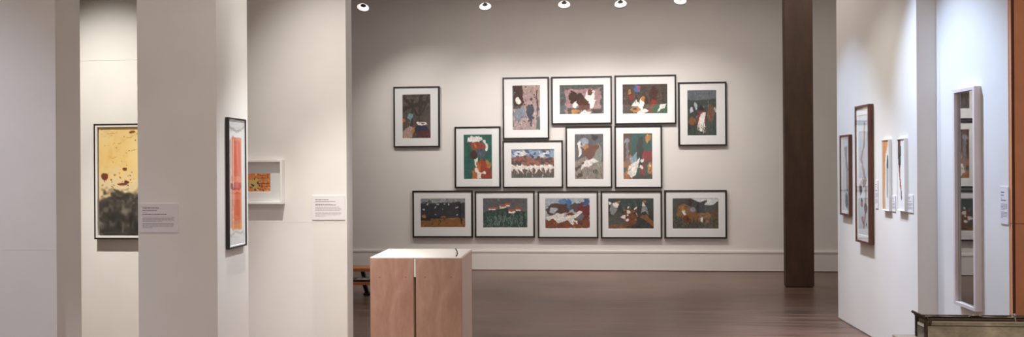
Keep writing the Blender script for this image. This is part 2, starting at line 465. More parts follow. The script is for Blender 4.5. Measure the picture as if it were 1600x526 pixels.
def picture(name, label, cat, loc, rz, w, h, depth, fw, fmat, art, paint, group=None, recess=0.008,
            glaze=True, seed=0, liner=None, res=0.0075, board=mat_board, warp=0.0, pane=None, flecks=0):
    """w,h outer size; art=(left,right,top,bottom) margins of the sheet from the outer edge; loc = bottom centre on the wall."""
    t = thing(name, label, cat, loc, rz, group)
    x0, x1 = -w / 2, w / 2
    yb, yf = -0.001, -depth
    bm = bmesh.new(); ring(bm, x0, x1, 0, h, fw, yb, yf); obj('frame', bm, fmat, t)
    if liner:
        bm = bmesh.new(); ring(bm, x0 + fw, x1 - fw, fw, h - fw, liner[0], yb - 0.002, yf + 0.004); obj('liner', bm, liner[1], t)
    ym = yf + recess + 0.004
    l, r, tp, bt = art
    gap = fw - 0.001
    # mat board with bevelled window
    if liner is None:
        bm = bmesh.new()
        def rect(a, b, c_, d, y): return [bm.verts.new(p) for p in ((a, y, c_), (b, y, c_), (b, y, d), (a, y, d))]
        o1 = rect(x0 + gap, x1 - gap, gap, h - gap, ym)
        i1 = rect(x0 + l - 0.004, x1 - r + 0.004, bt - 0.004, h - tp + 0.004, ym)
        i2 = rect(x0 + l, x1 - r, bt, h - tp, ym + 0.0025)
        o2 = rect(x0 + gap, x1 - gap, gap, h - gap, ym + 0.0025)
        for a, b, mi in ((o1, i1, 0), (i1, i2, 1), (i2, o2, 0), (o2, o1, 0)):
            for i in range(4):
                j = (i + 1) % 4; f = bm.faces.new((a[i], a[j], b[j], b[i])); f.material_index = mi
        bmesh.ops.recalc_face_normals(bm, faces=bm.faces[:])
        obj('mat_board', bm, None, t, mats=[board, mat_bevel])
    cv = Canvas(w - l - r, h - tp - bt, res, seed, warp)
    paint(cv)
    if flecks: cv.flecks(flecks)
    cv.mesh('print', t, ym + 0.003, x0 + l, bt)
    if glaze:
        bm = bmesh.new(); g = fw * 0.6
        v = [bm.verts.new(p) for p in ((x0 + g, yf + 0.003, g), (x1 - g, yf + 0.003, g), (x1 - g, yf + 0.003, h - g), (x0 + g, yf + 0.003, h - g))]
        bm.faces.new(v); gp = obj('glass', bm, pane or glass_m, t)
        if pane is mirror_glass:      # this pane sits slightly askew in its deep frame
            gp.location = (0, 0.013, 0); gp.rotation_euler = (0, 0, R(-3.4)); gp.scale = (0.97, 1, 1)
    return t

# ------------------------------------------------------------------ the fourteen prints of the far wall
WH = (226, 220, 214); BK = (28, 24, 26); NV = (40, 46, 66); TL = (38, 84, 78); DG = (42, 56, 50)
BR = (104, 60, 44); RD = (132, 44, 40); OC = (176, 120, 58); PK = (170, 144, 138); GY = (92, 92, 98); DB = (62, 50, 44)
def a_beams(c):
    c.bg((74, 64, 60), (92, 82, 76), 5)
    for p in ([(0, .05), (.12, .05), (.62, .5), (.5, .5)], [(.62, 0), (.76, 0), (.62, .6), (.54, .6)], [(0, .3), (1, .1), (1, .18), (0, .38)],
              [(.9, 0), (1, 0), (.7, .5), (.64, .5)], [(.3, .1), (.4, .1), (.36, .7), (.3, .7)]): c.poly(p, (54, 44, 40))
    c.rect(.2, .44, .37, .56, (120, 156, 164)); c.ell(.05, .6, .06, .07, (176, 96, 50))
    c.poly([(0, 1), (.02, .85), (.3, .7), (.44, .78), (.34, 1)], PK); c.poly([(.28, .8), (.46, .72), (.36, .98)], OC)
    c.ell(.68, .82, .26, .12, NV); c.poly([(.45, 1), (.5, .84), (.98, .8), (1, 1)], (84, 46, 48)); c.ell(.7, .67, .17, .055, WH); c.ell(.72, .66, .08, .025, BR)
def a_pale(c):
    c.bg(PK, (158, 136, 134), 3)
    c.poly([(0, 0), (.36, 0), (.38, .4), (.2, .56), (0, .5)], (66, 46, 44)); c.ell(.24, .38, .15, .13, (72, 40, 34)); c.ell(.21, .36, .08, .08, WH)
    c.poly([(.05, .58), (.4, .46), (.5, .74), (.1, .8)], (118, 124, 138)); c.ell(.64, .56, .14, .15, NV); c.poly([(.5, .6), (.72, .68), (.68, .92), (.56, .75)], NV)
    c.dots(.4, .9, .03, .5, 12, [DB, (96, 72, 66)], .012, .024); c.dots(.2, .75, .7, .92, 9, [NV], .012, .03)
    c.poly([(.86, .1), (.9, .1), (.96, .5), (.86, .8), (.9, .45)], (70, 60, 60)); c.poly([(.88, .75), (1, .7), (1, 1), (.84, 1)], (80, 92, 92)); c.rect(0, .1, .04, .95, (90, 96, 104))
def a_pink(c):
    c.bg((94, 88, 86), (70, 80, 82), 3, 9); c.poly([(.1, .15), (.92, .12), (.98, .95), (.14, .98)], (156, 124, 126))
    c.blades(0, 1, 0, .2, 26, [(60, 70, 74), (120, 96, 96)], .04, .012); c.rect(.02, .3, .08, .9, (72, 82, 84)); c.rect(.93, .3, .98, .9, (72, 82, 84))
    c.ell(.3, .42, .1, .24, (54, 34, 28)); c.ell(.47, .5, .1, .2, (58, 40, 34)); c.ell(.58, .68, .13, .24, (84, 44, 34))
    c.ell(.7, .38, .1, .22, WH); c.ell(.69, .25, .04, .1, BR); c.poly([(.66, .5), (.8, .5), (.76, .8), (.68, .78)], WH); c.poly([(.28, .75), (.36, .55), (.44, .68), (.38, .82)], WH)
    c.poly([(.14, .8), (.5, .78), (.46, .98), (.22, .98)], (70, 58, 50)); c.ell(.36, .9, .09, .07, OC); c.poly([(.45, 1), (.58, .86), (.7, .96), (.68, 1)], WH); c.ell(.84, .9, .13, .09, (62, 46, 44)); c.dots(0, .08, .4, .8, 3, [RD], .02, .05)
def a_room(c):
    c.bg((84, 70, 60), (64, 56, 52), 2, 12); c.blades(0, 1, 0, 1, 30, [(104, 80, 64), (56, 48, 46)], .01, .012)
    c.ell(.32, .16, .07, .13, (64, 108, 160)); c.ell(.36, .14, .03, .07, (176, 66, 90)); c.ell(.16, .28, .04, .09, OC); c.ell(.18, .45, .05, .12, RD)
    c.ell(.7, .38, .09, .28, (72, 40, 34)); c.poly([(.56, .95), (.68, .5), (.78, .6), (.66, 1)], RD); c.ell(.52, .55, .06, .18, (64, 42, 38)); c.ell(.42, .7, .06, .22, WH)
    c.poly([(.17, .75), (.3, .5), (.38, .75)], WH); c.ell(.3, .86, .1, .1, OC); c.ell(.28, .84, .05, .04, DB); c.ell(.46, .5, .05, .09, OC); c.poly([(.33, 1), (.5, .82), (.58, .9), (.46, 1)], WH)
    c.poly([(.6, 1), (.72, .7), (1, .62), (1, 1)], (48, 84, 58)); c.poly([(.76, .95), (.82, .7), (.98, .66), (.94, .8), (.86, .84)], WH)
def a_reeds(c):
    c.bg((58, 66, 64), (112, 112, 118), 3); c.rect(0, 0, 1, .22, (96, 100, 108)); c.poly([(0, .22), (1, .18), (1, 1), (0, 1)], (58, 66, 60))
    c.blades(0, 1, .08, .7, 30, [(60, 70, 74), (40, 46, 48), (124, 128, 134)], .03, .014); c.ell(.12, .45, .06, .06, (188, 192, 200)); c.ell(.3, .36, .07, .07, (168, 174, 184)); c.ell(.97, .42, .04, .05, (170, 176, 184))
    c.ell(.8, .5, .13, .2, (112, 76, 50)); c.ell(.18, .68, .14, .09, (124, 78, 50), -30); c.poly([(.34, .9), (.36, .5), (.52, .42), (.62, .52), (.66, .95)], RD)
    c.ell(.48, .4, .09, .05, BK); c.poly([(.34, .88), (.42, .6), (.48, .5), (.64, .5), (.56, .66), (.66, .92), (.52, .94)], WH)
    c.blades(0, 1, .65, 1, 70, [(36, 50, 44), (74, 88, 76), BK], .04, .012)
def a_teal(c):
    c.bg((34, 84, 74), (44, 100, 90), 5); c.poly([(.18, .07), (.34, .02), (.62, .04), (.66, .1), (.5, .2), (.14, .16)], WH)
    c.poly([(.2, .2), (.44, .16), (.76, .22), (.7, .42), (.4, .4)], (142, 66, 48)); c.poly([(.66, .12), (.78, .12), (.88, .26), (.86, .36), (.78, .34), (.78, .24)], WH); c.ell(.42, .25, .04, .04, OC)
    c.ell(.6, .42, .2, .09, (76, 84, 92)); c.ell(.36, .45, .11, .1, (62, 40, 32)); c.poly([(.38, .56), (.5, .5), (.52, .72), (.4, .72)], WH)
    c.poly([(.34, 1), (.44, .7), (.62, .54), (.92, .66), (1, 1)], (150, 60, 42)); c.poly([(.78, .56), (.98, .64), (.96, .76), (.84, .72)], OC)
    c.poly([(.3, 1), (.3, .82), (.48, .66), (.6, .6), (.6, .84), (.5, 1)], (176, 104, 52)); c.poly([(.36, .78), (.42, .74), (.56, .84), (.78, .86), (.76, .9), (.6, .9), (.6, 1), (.52, 1)], WH)
def a_crowd(c):
    c.bg((96, 60, 52)); c.rect(0, 0, 1, .3, (126, 150, 176)); c.dots(0, 1, .02, .26, 40, [WH, (60, 90, 130), (46, 50, 60), (200, 208, 214)], .03, .08)
    c.rect(0, .3, 1, .6, (110, 58, 46)); c.dots(0, 1, .28, .6, 46, [(132, 66, 52), (66, 48, 46), (150, 90, 74), (40, 36, 40)], .04, .1)
    for i in range(9): c.poly([(i / 9, .52), (i / 9 + .07, .58), (i / 9 + .04, .84), (i / 9 - .02, .66)], WH); c.ell(i / 9 + .06, .62, .05, .06, WH)
    c.rect(0, .86, 1, 1, (66, 70, 64)); c.blades(0, 1, .66, 1, 70, [(70, 80, 70), (96, 60, 54), (44, 54, 50), (160, 160, 150)], .02, .009); c.rect(0, 0, 1, .02, (50, 60, 70))
def a_stride(c):
    c.bg((78, 78, 82), (92, 90, 92), 4); c.poly([(0, .6), (.4, .5), (1, .62), (1, 1), (0, 1)], (138, 122, 112)); c.ell(.3, .18, .19, .1, (150, 156, 170), -25); c.ell(.22, .2, .07, .05, GY)
    c.ell(.82, .5, .16, .24, (130, 132, 126)); c.poly([(.58, 0), (.82, .04), (.76, .14), (.6, .1)], BK); c.poly([(.26, .44), (.34, .24), (.86, .26), (.66, .5), (.5, .58)], BR)
    c.poly([(.26, .3), (.42, .2), (.5, .32), (.36, .34)], OC); c.poly([(.2, .8), (.3, .6), (.7, .52), (.84, .62), (.5, .7)], WH); c.poly([(.1, .2), (.2, .14), (.24, .44), (.14, .5)], WH)
    c.poly([(.04, .9), (.28, .84), (.26, .93), (.06, .98)], DB); c.poly([(.62, .82), (.8, .8), (.84, .9), (.64, .88)], DB); c.poly([(0, .75), (.34, .6), (.34, .64), (.05, .8)], DB); c.blades(.3, 1, .62, 1, 26, [(72, 96, 70), (112, 118, 104)], .04, .014)
def a_shards(c):
    c.bg((36, 80, 70)); c.poly([(0, 0), (.28, 0), (.2, .6), (0, .6)], (88, 54, 42)); c.poly([(0, .6), (.2, .45), (.5, .5), (.3, 1), (0, 1)], (156, 100, 62)); c.ell(.13, .16, .08, .07, (134, 140, 152)); c.rect(.08, .2, .16, .68, (112, 116, 124))
    c.ell(.87, .11, .1, .09, OC); c.poly([(.56, .1), (.66, .08), (.72, .5), (.6, .6), (.42, .4)], (42, 42, 44)); c.poly([(.2, .56), (.44, .4), (.52, .58), (.4, .72)], (124, 146, 164)); c.poly([(.14, .88), (.26, .66), (.46, .6), (.56, .52), (.44, .9), (.28, .96)], WH)
    c.ell(.82, .5, .2, .12, RD, -25); c.poly([(.56, .7), (.76, .62), (.76, .92), (.56, .92)], (126, 42, 42)); c.ell(.64, .6, .08, .05, WH); c.ell(.62, .74, .06, .04, WH); c.rect(.54, .64, .66, .69, BK)
    c.rect(.86, .62, 1, .9, OC); c.rect(.9, .67, .96, .72, WH); c.rect(.9, .78, .96, .82, RD); c.poly([(.3, 1), (.5, .9), (1, .92), (1, 1)], DB); c.rect(0, .72, .1, .84, TL)
def a_dark(c):
    c.bg((42, 42, 48), (54, 54, 60), 4, 8); c.rect(0, 0, 1, .14, (134, 136, 138)); c.dots(0, 1, 0, .16, 14, [(90, 92, 96), (160, 160, 160)], .03, .06); c.poly([(0, .76), (.3, .7), (.56, .68), (1, .7), (1, 1), (0, 1)], (136, 92, 46))
    for u, v in ((.17, .2), (.4, .2), (.63, .2), (.05, .38), (.35, .32), (.5, .38), (.82, .3), (.35, .56), (.8, .56), (.55, .2)): c.ell(u, v, .017, .03, (184, 188, 196))
    c.ell(.06, .62, .05, .04, OC); c.ell(.52, .62, .04, .04, (150, 100, 60)); c.dots(.1, .6, .64, .74, 7, [(36, 34, 38)], .04, .07)
    c.poly([(.84, .1), (.88, .1), (.94, .95), (.88, .8)], BK); c.rect(.24, .82, .26, .94, BK); c.rect(.42, .74, .44, .92, BK)
def a_grass(c):
    c.bg((86, 86, 90), (98, 98, 100), 4); c.poly([(0, .5), (.2, .42), (.45, .34), (1, .46), (1, 1), (0, 1)], (48, 66, 60)); c.blades(0, 1, .36, 1, 190, [(84, 112, 100), (42, 60, 54), (58, 84, 74), (112, 134, 122)], .03, .010)
    for u, v, w_ in ((.2, .36, .1), (.44, .28, .12), (.57, .24, .08), (.66, .44, .1), (.81, .37, .08)): c.poly([(u - w_, v), (u - w_ * .6, v - .08), (u + w_ * .9, v - .06), (u + w_, v)], (160, 92, 60)); c.rect(u - w_ * .7, v, u + w_ * .6, v + .06, WH)
def a_gallop(c):
    c.bg((168, 176, 184)); c.poly([(0, .7), (1, .6), (1, 1), (0, 1)], (120, 64, 38)); c.ell(.22, .38, .2, .2, (82, 62, 58)); c.ell(.18, .38, .1, .09, (170, 174, 178)); c.ell(.46, .3, .14, .2, (92, 58, 56)); c.ell(.4, .1, .1, .1, (96, 132, 170)); c.ell(.54, .2, .07, .17, (74, 112, 156)); c.ell(.7, .28, .14, .14, (90, 78, 80))
    c.ell(.86, .4, .13, .32, (108, 44, 46)); c.ell(.92, .12, .07, .12, (70, 92, 130)); c.ell(.76, .6, .1, .12, (104, 100, 108)); c.ell(.58, .62, .12, .16, (124, 66, 40))
    c.poly([(.02, .64), (.3, .48), (.42, .52), (.46, .74), (.28, .82), (.2, .66), (.06, .74)], WH); c.ell(.55, .64, .09, .1, WH); c.poly([(.6, .6), (.78, .4), (.84, .44), (.68, .66)], WH); c.poly([(.46, .7), (.74, .74), (.76, .82), (.6, .9), (.56, .82)], WH)
    c.dots(.1, .95, .82, .98, 9, [(96, 48, 34), (150, 88, 56)], .03, .06); c.rect(.94, .8, 1, .98, RD)
def a_tumble(c):
    c.bg((50, 46, 42), (66, 66, 62), 3); c.poly([(0, 0), (1, 0), (1, .3), (0, .2)], (60, 72, 68)); c.poly([(0, .6), (.3, .4), (.5, .8), (.2, 1), (0, 1)], (78, 76, 70)); c.poly([(.7, .6), (.84, .5), (1, .8), (1, .95)], (128, 88, 52))
    c.ell(.1, .36, .09, .15, (140, 140, 140), 20); c.ell(.05, .18, .04, .05, WH); c.ell(.18, .2, .06, .09, WH); c.ell(.22, .12, .03, .05, OC); c.ell(.8, .1, .04, .06, (170, 106, 80)); c.poly([(.76, .1), (.84, .2), (.8, .3), (.76, .24)], WH); c.poly([(.7, .52), (.78, .24), (.86, .3), (.92, .56), (.8, .4)], (140, 144, 146))
    c.blades(.3, .7, .05, .5, 18, [(70, 92, 92), (46, 56, 54)], .05, .02); c.ell(.48, .6, .16, .26, (110, 66, 40)); c.poly([(0, .92), (.2, .84), (.6, .9), (.5, 1), (0, 1)], (120, 78, 44)); c.ell(.45, .44, .05, .07, WH); c.ell(.33, .6, .035, .07, WH, 30); c.ell(.6, .32, .025, .06, WH, 40); c.dots(.35, .65, .3, .75, 12, [(96, 52, 36), WH, (58, 44, 38), (150, 100, 76)], .025, .05); c.rect(.4, .9, .7, .96, (44, 34, 30))
def a_hunt(c):
    c.bg((70, 70, 68), (86, 84, 80), 3); c.poly([(.42, 0), (1, 0), (1, .08), (.88, .2), (.7, .2), (.55, .1)], (214, 216, 218)); c.ell(.22, .42, .14, .28, (136, 100, 66)); c.ell(.46, .58, .13, .22, (130, 92, 60)); c.ell(.7, .62, .15, .2, (140, 98, 62)); c.poly([(.84, .4), (.98, .3), (1, 1), (.86, 1)], (96, 76, 56))
    c.ell(.42, .36, .08, .07, (140, 142, 150)); c.poly([(.5, .5), (.56, .12), (.7, .16), (.7, .5), (.6, .44)], (58, 52, 56)); c.poly([(.6, .2), (.72, .04), (.75, .07), (.66, .26)], DB); c.ell(.38, .12, .04, .12, DB); c.ell(.23, .33, .025, .07, OC); c.ell(.25, .48, .035, .09, WH); c.poly([(.2, .7), (.28, .56), (.38, .68), (.34, .84), (.22, .78)], (130, 44, 40)); c.ell(.65, .7, .03, .08, WH)
    c.blades(0, 1, .5, 1, 90, [(44, 62, 44), (72, 84, 56), (50, 44, 38), (104, 80, 54)], .03, .011)

GROUP = 'framed prints hung salon style on the far wall'
# outer frame (left, top, right, bottom), sheet (left, top, right, bottom), label, painter
PR = [
 ((614.6, 135, 686.8, 230), (628.7, 147.1, 672.4, 215.9), 'upright black framed print of dark beams, hanging alone at the far left of the group', a_beams),
 ((785.3, 120.4, 858, 217.2), (800.7, 133.2, 843.8, 203), 'upright black framed print with pale mauve ground and a navy blot, in the top row', a_pale),
 ((861.3, 119.1, 956.2, 194), (874.6, 132.5, 943.4, 177.6), 'wide black framed print with dusty pink ground and dark brown shapes, in the top row', a_pink),
 ((960.3, 117, 1056.8, 194), (973, 131.4, 1043, 176.9), 'wide black framed print of brown stripes with white, ochre and green shapes, top row', a_room),
 ((1060, 127.8, 1135.6, 227.7), (1074.5, 141, 1119.7, 211), 'upright black framed print of dark reeds with a red and white centre, right end', a_reeds),
 ((710.3, 197.5, 782.2, 293.5), (724.5, 210, 768.5, 279.5), 'upright black framed print with teal ground and rust red shapes under a white crest', a_teal),
 ((785.3, 219.3, 879.8, 293.5), (799, 233.3, 865.8, 277.8), 'wide black framed print of blue, rust and white horizontal bands, in the middle row', a_crowd),
 ((883.8, 197, 956.4, 293.5), (898.2, 209.5, 942.8, 279.7), 'upright black framed print with grey ground, brown centre and white wedge, middle row', a_stride),
 ((960.3, 196, 1034.7, 294), (974.3, 208.4, 1019.4, 279.7), 'upright black framed print of teal, crimson and white shards, rightmost of middle row', a_shards),
 ((644.5, 297.5, 738.6, 371), (657, 310, 726.6, 355), 'wide black framed print, near black above an ochre strip, first in the bottom row', a_dark),
 ((741.8, 298.3, 835.5, 371), (754.7, 309.7, 824, 355.3), 'wide black framed print of green blades under a grey sky, in the bottom row', a_grass),
 ((840.2, 298.3, 934.8, 372), (852, 310, 921.7, 356.5), 'wide black framed print of white and blue shapes over red brown, centre of bottom row', a_gallop),
 ((938.8, 298, 1034.6, 372.4), (950.6, 310, 1021.5, 356.8), 'wide black framed print of scattered white shapes on dark brown, fourth in bottom row', a_tumble),
 ((1038.4, 296.8, 1135.9, 372.4), (1051.3, 310, 1123, 356.8), 'wide black framed print of tan and green with a white notch, rightmost of bottom row', a_hunt),
]
FD = 0.050
for k, (fr, sh, label, painter) in enumerate(PR):
    a = on_y(fr[0], (fr[1] + fr[3]) / 2, YB - FD).x; b = on_y(fr[2], (fr[1] + fr[3]) / 2, YB - FD).x
    cx_ = (fr[0] + fr[2]) / 2
    zt = on_y(cx_, fr[1], YB - FD).z; zb = on_y(cx_, fr[3], YB - FD).z
    px = F / (YB - FD)
    s = (b - a) / (fr[2] - fr[0])
    art = ((sh[0] - fr[0]) * s, (fr[2] - sh[2]) * s, (sh[1] - fr[1]) * s, (fr[3] - sh[3]) * s)
    picture('framed_print', label, 'framed print', ((a + b) / 2, YB, zb), 0, b - a, zt - zb, FD, 0.024, black_frame, art, painter, GROUP, seed=k + 1, res=0.0055, warp=0.055, flecks=110)

# ------------------------------------------------------------------ left side pictures
def a_stain(c):
    c.bg((238, 206, 140), (226, 184, 108), 4); c.put(np.clip(c.field(3) - .3, 0, 1), (248, 226, 176)); c.put(np.clip(c.field(14) * c.field(30) - .2, 0, 1) * .6, (206, 160, 90))
    f = c.field(8, 5) * .36 + c.field(20, 12) * .32 + c.field(48, 30) * .32
    d = c.V + (f - .5) * .40
    c.put(np.clip(1 - abs(d - .53) * 8, 0, 1) * .75, (214, 200, 172))
    c.put(np.clip((d - .57) * 9, 0, 1) * .85, (92, 82, 72)); c.put(np.clip((d - .64) * 8, 0, 1) * np.clip(f * 2.6 - .5, 0, 1), (34, 30, 28))
    c.put(np.clip((c.V - .64) * 9, 0, 1) * .8, (50, 44, 40)); c.put(np.clip((c.V - .62) * 6, 0, 1) * np.clip(c.field(9) * .5 + c.field(30) * .6 - .52, 0, 1) * 1.6, (146, 136, 122))
    c.put(np.clip((c.V - .66) * 6, 0, 1) * np.clip(c.field(12) * 1.6 - .7, 0, 1), (20, 17, 17))
    c.dots(.02, .98, .42, .57, 60, [(120, 54, 28), (154, 88, 40), (90, 44, 28), (184, 124, 62)], .002, .009); c.dots(.02, .98, .03, .36, 26, [(184, 124, 56), (140, 84, 40)], .0015, .006)
    for u, v in ((.08, .07), (.3, .1), (.16, .16), (.34, .22), (.1, .28)): c.poly([(u, v), (u + .10, v + .012), (u + .16, v - .006), (u + .1, v + .004)], (196, 140, 70))
    c.ell(.07, .46, .045, .032, (112, 50, 28)); c.ell(.33, .40, .03, .02, (112, 50, 28)); c.ell(.30, .53, .07, .013, (126, 54, 28)); c.ell(.36, .515, .03, .012, (96, 46, 28)); c.ell(.42, .06, .04, .014, (130, 74, 34))
def a_orange(c):
    c.bg((232, 232, 232)); c.put(np.clip(1 - abs(c.V - (.075 - (c.U - .5) ** 2 * .12)) * 60, 0, 1), (180, 174, 170)); c.put(np.clip(1 - abs(c.V - (.90 + (c.U - .5) ** 2 * .1)) * 60, 0, 1), (196, 190, 186))
    c.poly([(.04, .16), (.16, .14), (.2, .86), (.06, .86)], (216, 190, 180)); c.poly([(.18, .13), (.84, .13), (.84, .88), (.18, .88)], (224, 140, 112)); c.rect(.34, .16, .78, .45, (214, 92, 66)); c.rect(.34, .58, .78, .80, (216, 96, 58))
    c.rect(.1, .50, .8, .55, (150, 62, 40)); c.rect(.4, .49, .7, .56, (206, 58, 60)); c.put(((c.U > .34) & (c.U < .8) & (c.V > .16) & (c.V < .8)) * c.field(14) * .5, (232, 150, 110)); c.rect(.18, .83, .84, .88, (232, 156, 96)); c.rect(.26, .15, .30, .86, (236, 190, 176))
def a_script(c):
    c.bg((206, 112, 52), (226, 156, 92), 7, 12); c.dots(0, 1, .02, .98, 60, [(150, 60, 30), (236, 190, 130), (178, 70, 30)], .02, .06); c.ell(.5, .55, .2, .3, (210, 176, 110)); c.dots(.3, .66, .3, .9, 16, [(60, 52, 36), (104, 84, 50)], .02, .06)
    for i in range(6): c.rect(.6, .1 + i * .15, .98, .13 + i * .15, (150, 60, 32))
YN = YW - 0.055
a = on_y(146.5, 283, YN); zt = on_y(180, 193, YN).z; zb = on_y(180, 373.5, YN).z
wB = 0.90
picture('framed_picture', 'tall black framed picture, cream stained with rust specks above a black cloudy base', 'framed picture',
        (a.x + wB / 2, YW, zb), 0, wB, zt - zb, 0.055, 0.013, black_frame, (0.042, 0.042, 0.018, 0.036), a_stain, recess=0.014, liner=(0.020, white_frame), seed=31, res=0.006, warp=0.02)

YN = YD - 0.055
b = on_y(441, 283, YN); zt = on_y(420, 249.5, YN).z; zb = on_y(420, 318.5, YN).z
wS = 0.50; s = YN / F
tt = picture('framed_picture', 'small white box frame holding an orange and brown fragment, beside the grey fin wall', 'framed picture',
        (b.x - wS / 2, YD, zb), 0, wS, zt - zb, 0.062, 0.018, white_frame, (0.10, 23 * s, 22 * s, 20 * s), a_script, recess=0.042, seed=33, res=0.004)

xf = xC1 + 0.026
p0 = on_x(358, 286, xf); p1 = on_x(385.5, 286, xf)
zt = on_x(370, 184.6, xf).z; zb = on_x(370, 386.8, xf).z
w_ = p1.y - p0.y
picture('framed_picture', 'narrow black framed picture of orange blocks on white, seen edge on at the fin wall', 'framed picture',
        (xC1, (p0.y + p1.y) / 2, zb), R(90), w_, zt - zb, 0.026, 0.011, black_frame, (0.022, 0.022, 0.022, 0.022), a_orange, recess=0.004, seed=35, res=0.005, warp=0.02)

# ------------------------------------------------------------------ right side pictures
def rpic(name, label, X, d, fl, fr_, tl, tr, bl, br, fw, fm, art, painter, seed, recess=0.008, board=mat_board, glaze=True, liner=None, pane=None):
    xf = X - d
    a = on_x(fl, 0, xf).y; b = on_x(fr_, 0, xf).y
    zt = (on_x(fl, tl, xf).z + on_x(fr_, tr, xf).z) / 2; zb = (on_x(fl, bl, xf).z + on_x(fr_, br, xf).z) / 2
    return picture(name, label, 'framed picture', (X, (a + b) / 2, zb), R(-90), a - b, zt - zb, d, fw, fm, art, painter, recess=recess, seed=seed, res=0.006, glaze=glaze, board=board, liner=liner, pane=pane, warp=0.03)
def a_sq1(c):
    c.bg((206, 210, 214)); c.poly([(.3, .1), (.75, .1), (.7, .3), (.9, .42), (.6, .5), (.5, .3)], (78, 84, 92)); c.poly([(.6, .4), (.8, .4), (.86, .72), (.6, .72)], (120, 110, 110)); c.ell(.6, .86, .2, .1, (44, 60, 60)); c.put(c.field(8) * .3, (160, 166, 172))
def a_sq2(c):
    c.bg((214, 216, 220)); pts = [(.45, .05), (.65, .05), (.6, .25), (.3, .36), (.6, .5), (.75, .62), (.7, .8), (.5, .95)]
    for (u0, v0), (u1, v1) in zip(pts, pts[1:]): c.poly([(u0 - .07, v0), (u0 + .08, v0), (u1 + .08, v1), (u1 - .07, v1)], (168, 146, 142))
    c.dots(.2, .9, .5, .95, 16, [(96, 70, 66), (170, 140, 130), (60, 50, 52)], .012, .035); c.put(c.field(9) * .3, (176, 184, 192))
def a_tan(c):
    c.bg((214, 214, 210)); c.poly([(0, 0), (.9, 0), (.7, .14), (.42, .24), (.26, 1), (0, 1)], (206, 148, 96)); c.put((c.U < .45) * c.field(10) * .5, (176, 104, 54)); c.ell(.8, .34, .16, .14, (50, 74, 74)); c.poly([(.6, .4), (.95, .4), (.85, .85), (.62, .8)], (150, 158, 160))
def a_streak(c):
    c.bg((228, 224, 220)); c.poly([(.02, 0), (.4, 0), (.42, .3), (.34, .5), (.6, .84), (.5, .88), (.1, .4), (.02, .2)], (104, 58, 34)); c.poly([(.12, .18), (.3, .2), (.26, .42), (.14, .36)], (40, 30, 28)); c.poly([(.3, .1), (.5, .1), (.44, .4), (.34, .3)], (60, 88, 82)); c.poly([(.1, .36), (.22, .4), (.44, .72), (.3, .7)], (176, 104, 60))
def a_murk(c):
    c.bg((36, 30, 32), (46, 40, 42), 5); c.put((c.V > .8) * 1.0, (52, 38, 38))
rpic('framed_picture', 'short brown framed picture, farthest along the right wall, dark angular streak on white', X1, 0.035, 1310, 1324.8, 211.6, 210, 334.4, 337.2, 0.020, brown_frame, (0.04, 0.04, 0.05, 0.05), a_sq1, 41, pane=shiny_glass)
rpic('framed_picture', 'tall brown framed picture with a wandering brown line on white, on the right wall', X1, 0.05, 1334, 1355.5, 165.8, 163.3, 376.7, 381, 0.022, brown_frame, (0.05, 0.05, 0.10, 0.08), a_sq2, 42, pane=shiny_glass)
rpic('canvas_picture', 'small white edged picture, tan left side with dark teal patch, on the right wall', X1, 0.028, 1375.5, 1386.8, 218.7, 217, 328, 329.5, 0.008, white_frame, (0.012, 0.012, 0.012, 0.012), a_tan, 43, recess=0.0, glaze=False)
rpic('canvas_picture', 'small white edged picture with a brown diagonal streak, nearest the wall step', X1, 0.03, 1399, 1411.3, 217, 215.3, 328, 330.5, 0.008, white_frame, (0.012, 0.012, 0.012, 0.012), a_streak, 44, recess=0.0, glaze=False)
rpic('framed_picture', 'very tall pale framed glazed picture with near black sheet mirroring the far wall', X2, 0.05, 1487, 1521, 141.5, 134, 473.7, 485, 0.026, pink_frame, (0.030, 0.030, 0.030, 0.030), a_murk, 45, recess=0.030, pane=mirror_glass)

# ------------------------------------------------------------------ wall labels
def wall_label(label, loc, rz, w, h, rows, seed):
    t = thing('wall_label', label, 'wall label', loc, rz, 'printed text labels beside the pictures')
    rng = random.Random(seed)
    bm = bmesh.new(); bbox(bm, -w / 2, w / 2, -0.006, -0.0005, 0, h, 0.0006, 1); obj('card', bm, paper_white, t)
    for part, sel in (('heading_text', [q for q in rows if q[0] < 0.45]), ('body_text', [q for q in rows if q[0] >= 0.45])):
        bm = bmesh.new()
        for (v, hh, ext, dark) in sel:
            x = -w / 2 + w * 0.10; xe = x + w * 0.80 * ext; z = h * (1 - v)
            while x < xe:
                l = min(rng.uniform(0.02, 0.085) * w, xe - x)
                box(bm, x, x + l, -0.0064, -0.0059, z, z + hh * h, 1 if dark else 0)
                x += l + 0.012 * w
        obj(part, bm, None, t, mats=[ink_grey, ink_dark])
    return t
rows1 = [(.17, .030, .52, 1), (.245, .022, .45, 1), (.325, .020, .14, 0), (.38, .024, .78, 1)] + [(.475 + i * .036, .016, e, 0) for i, e in enumerate((1, 1, .98, 1, .6))] + [(.69 + i * .036, .016, e, 0) for i, e in enumerate((.98, 1, 1, .96, .3))]
a = on_y(217.5, 341, 4.8); b = on_y(279, 341, 4.8); zt = on_y(248, 317.6, 4.8).z; zb = on_y(248, 363, 4.8).z
wall_label('grey text label on the front of the wide fin wall, beside the stained picture', ((a.x + b.x) / 2, 4.8, zb), 0, b.x - a.x, zt - zb, rows1, 1)
a = on_y(488, 324, YD); b = on_y(539.3, 324, YD); zt = on_y(514, 305, YD).z; zb = on_y(514, 343, YD).z
rows2 = [(.19, .030, .5, 1), (.265, .026, .76, 1), (.37, .02, .6, 0), (.405, .026, .8, 1)] + [(.49 + i * .045, .018, e, 0) for i, e in enumerate((.9, .98, 1, .94))] + [(.72 + i * .045, .018, e, 0) for i, e in enumerate((1, .98, .92, .38))]
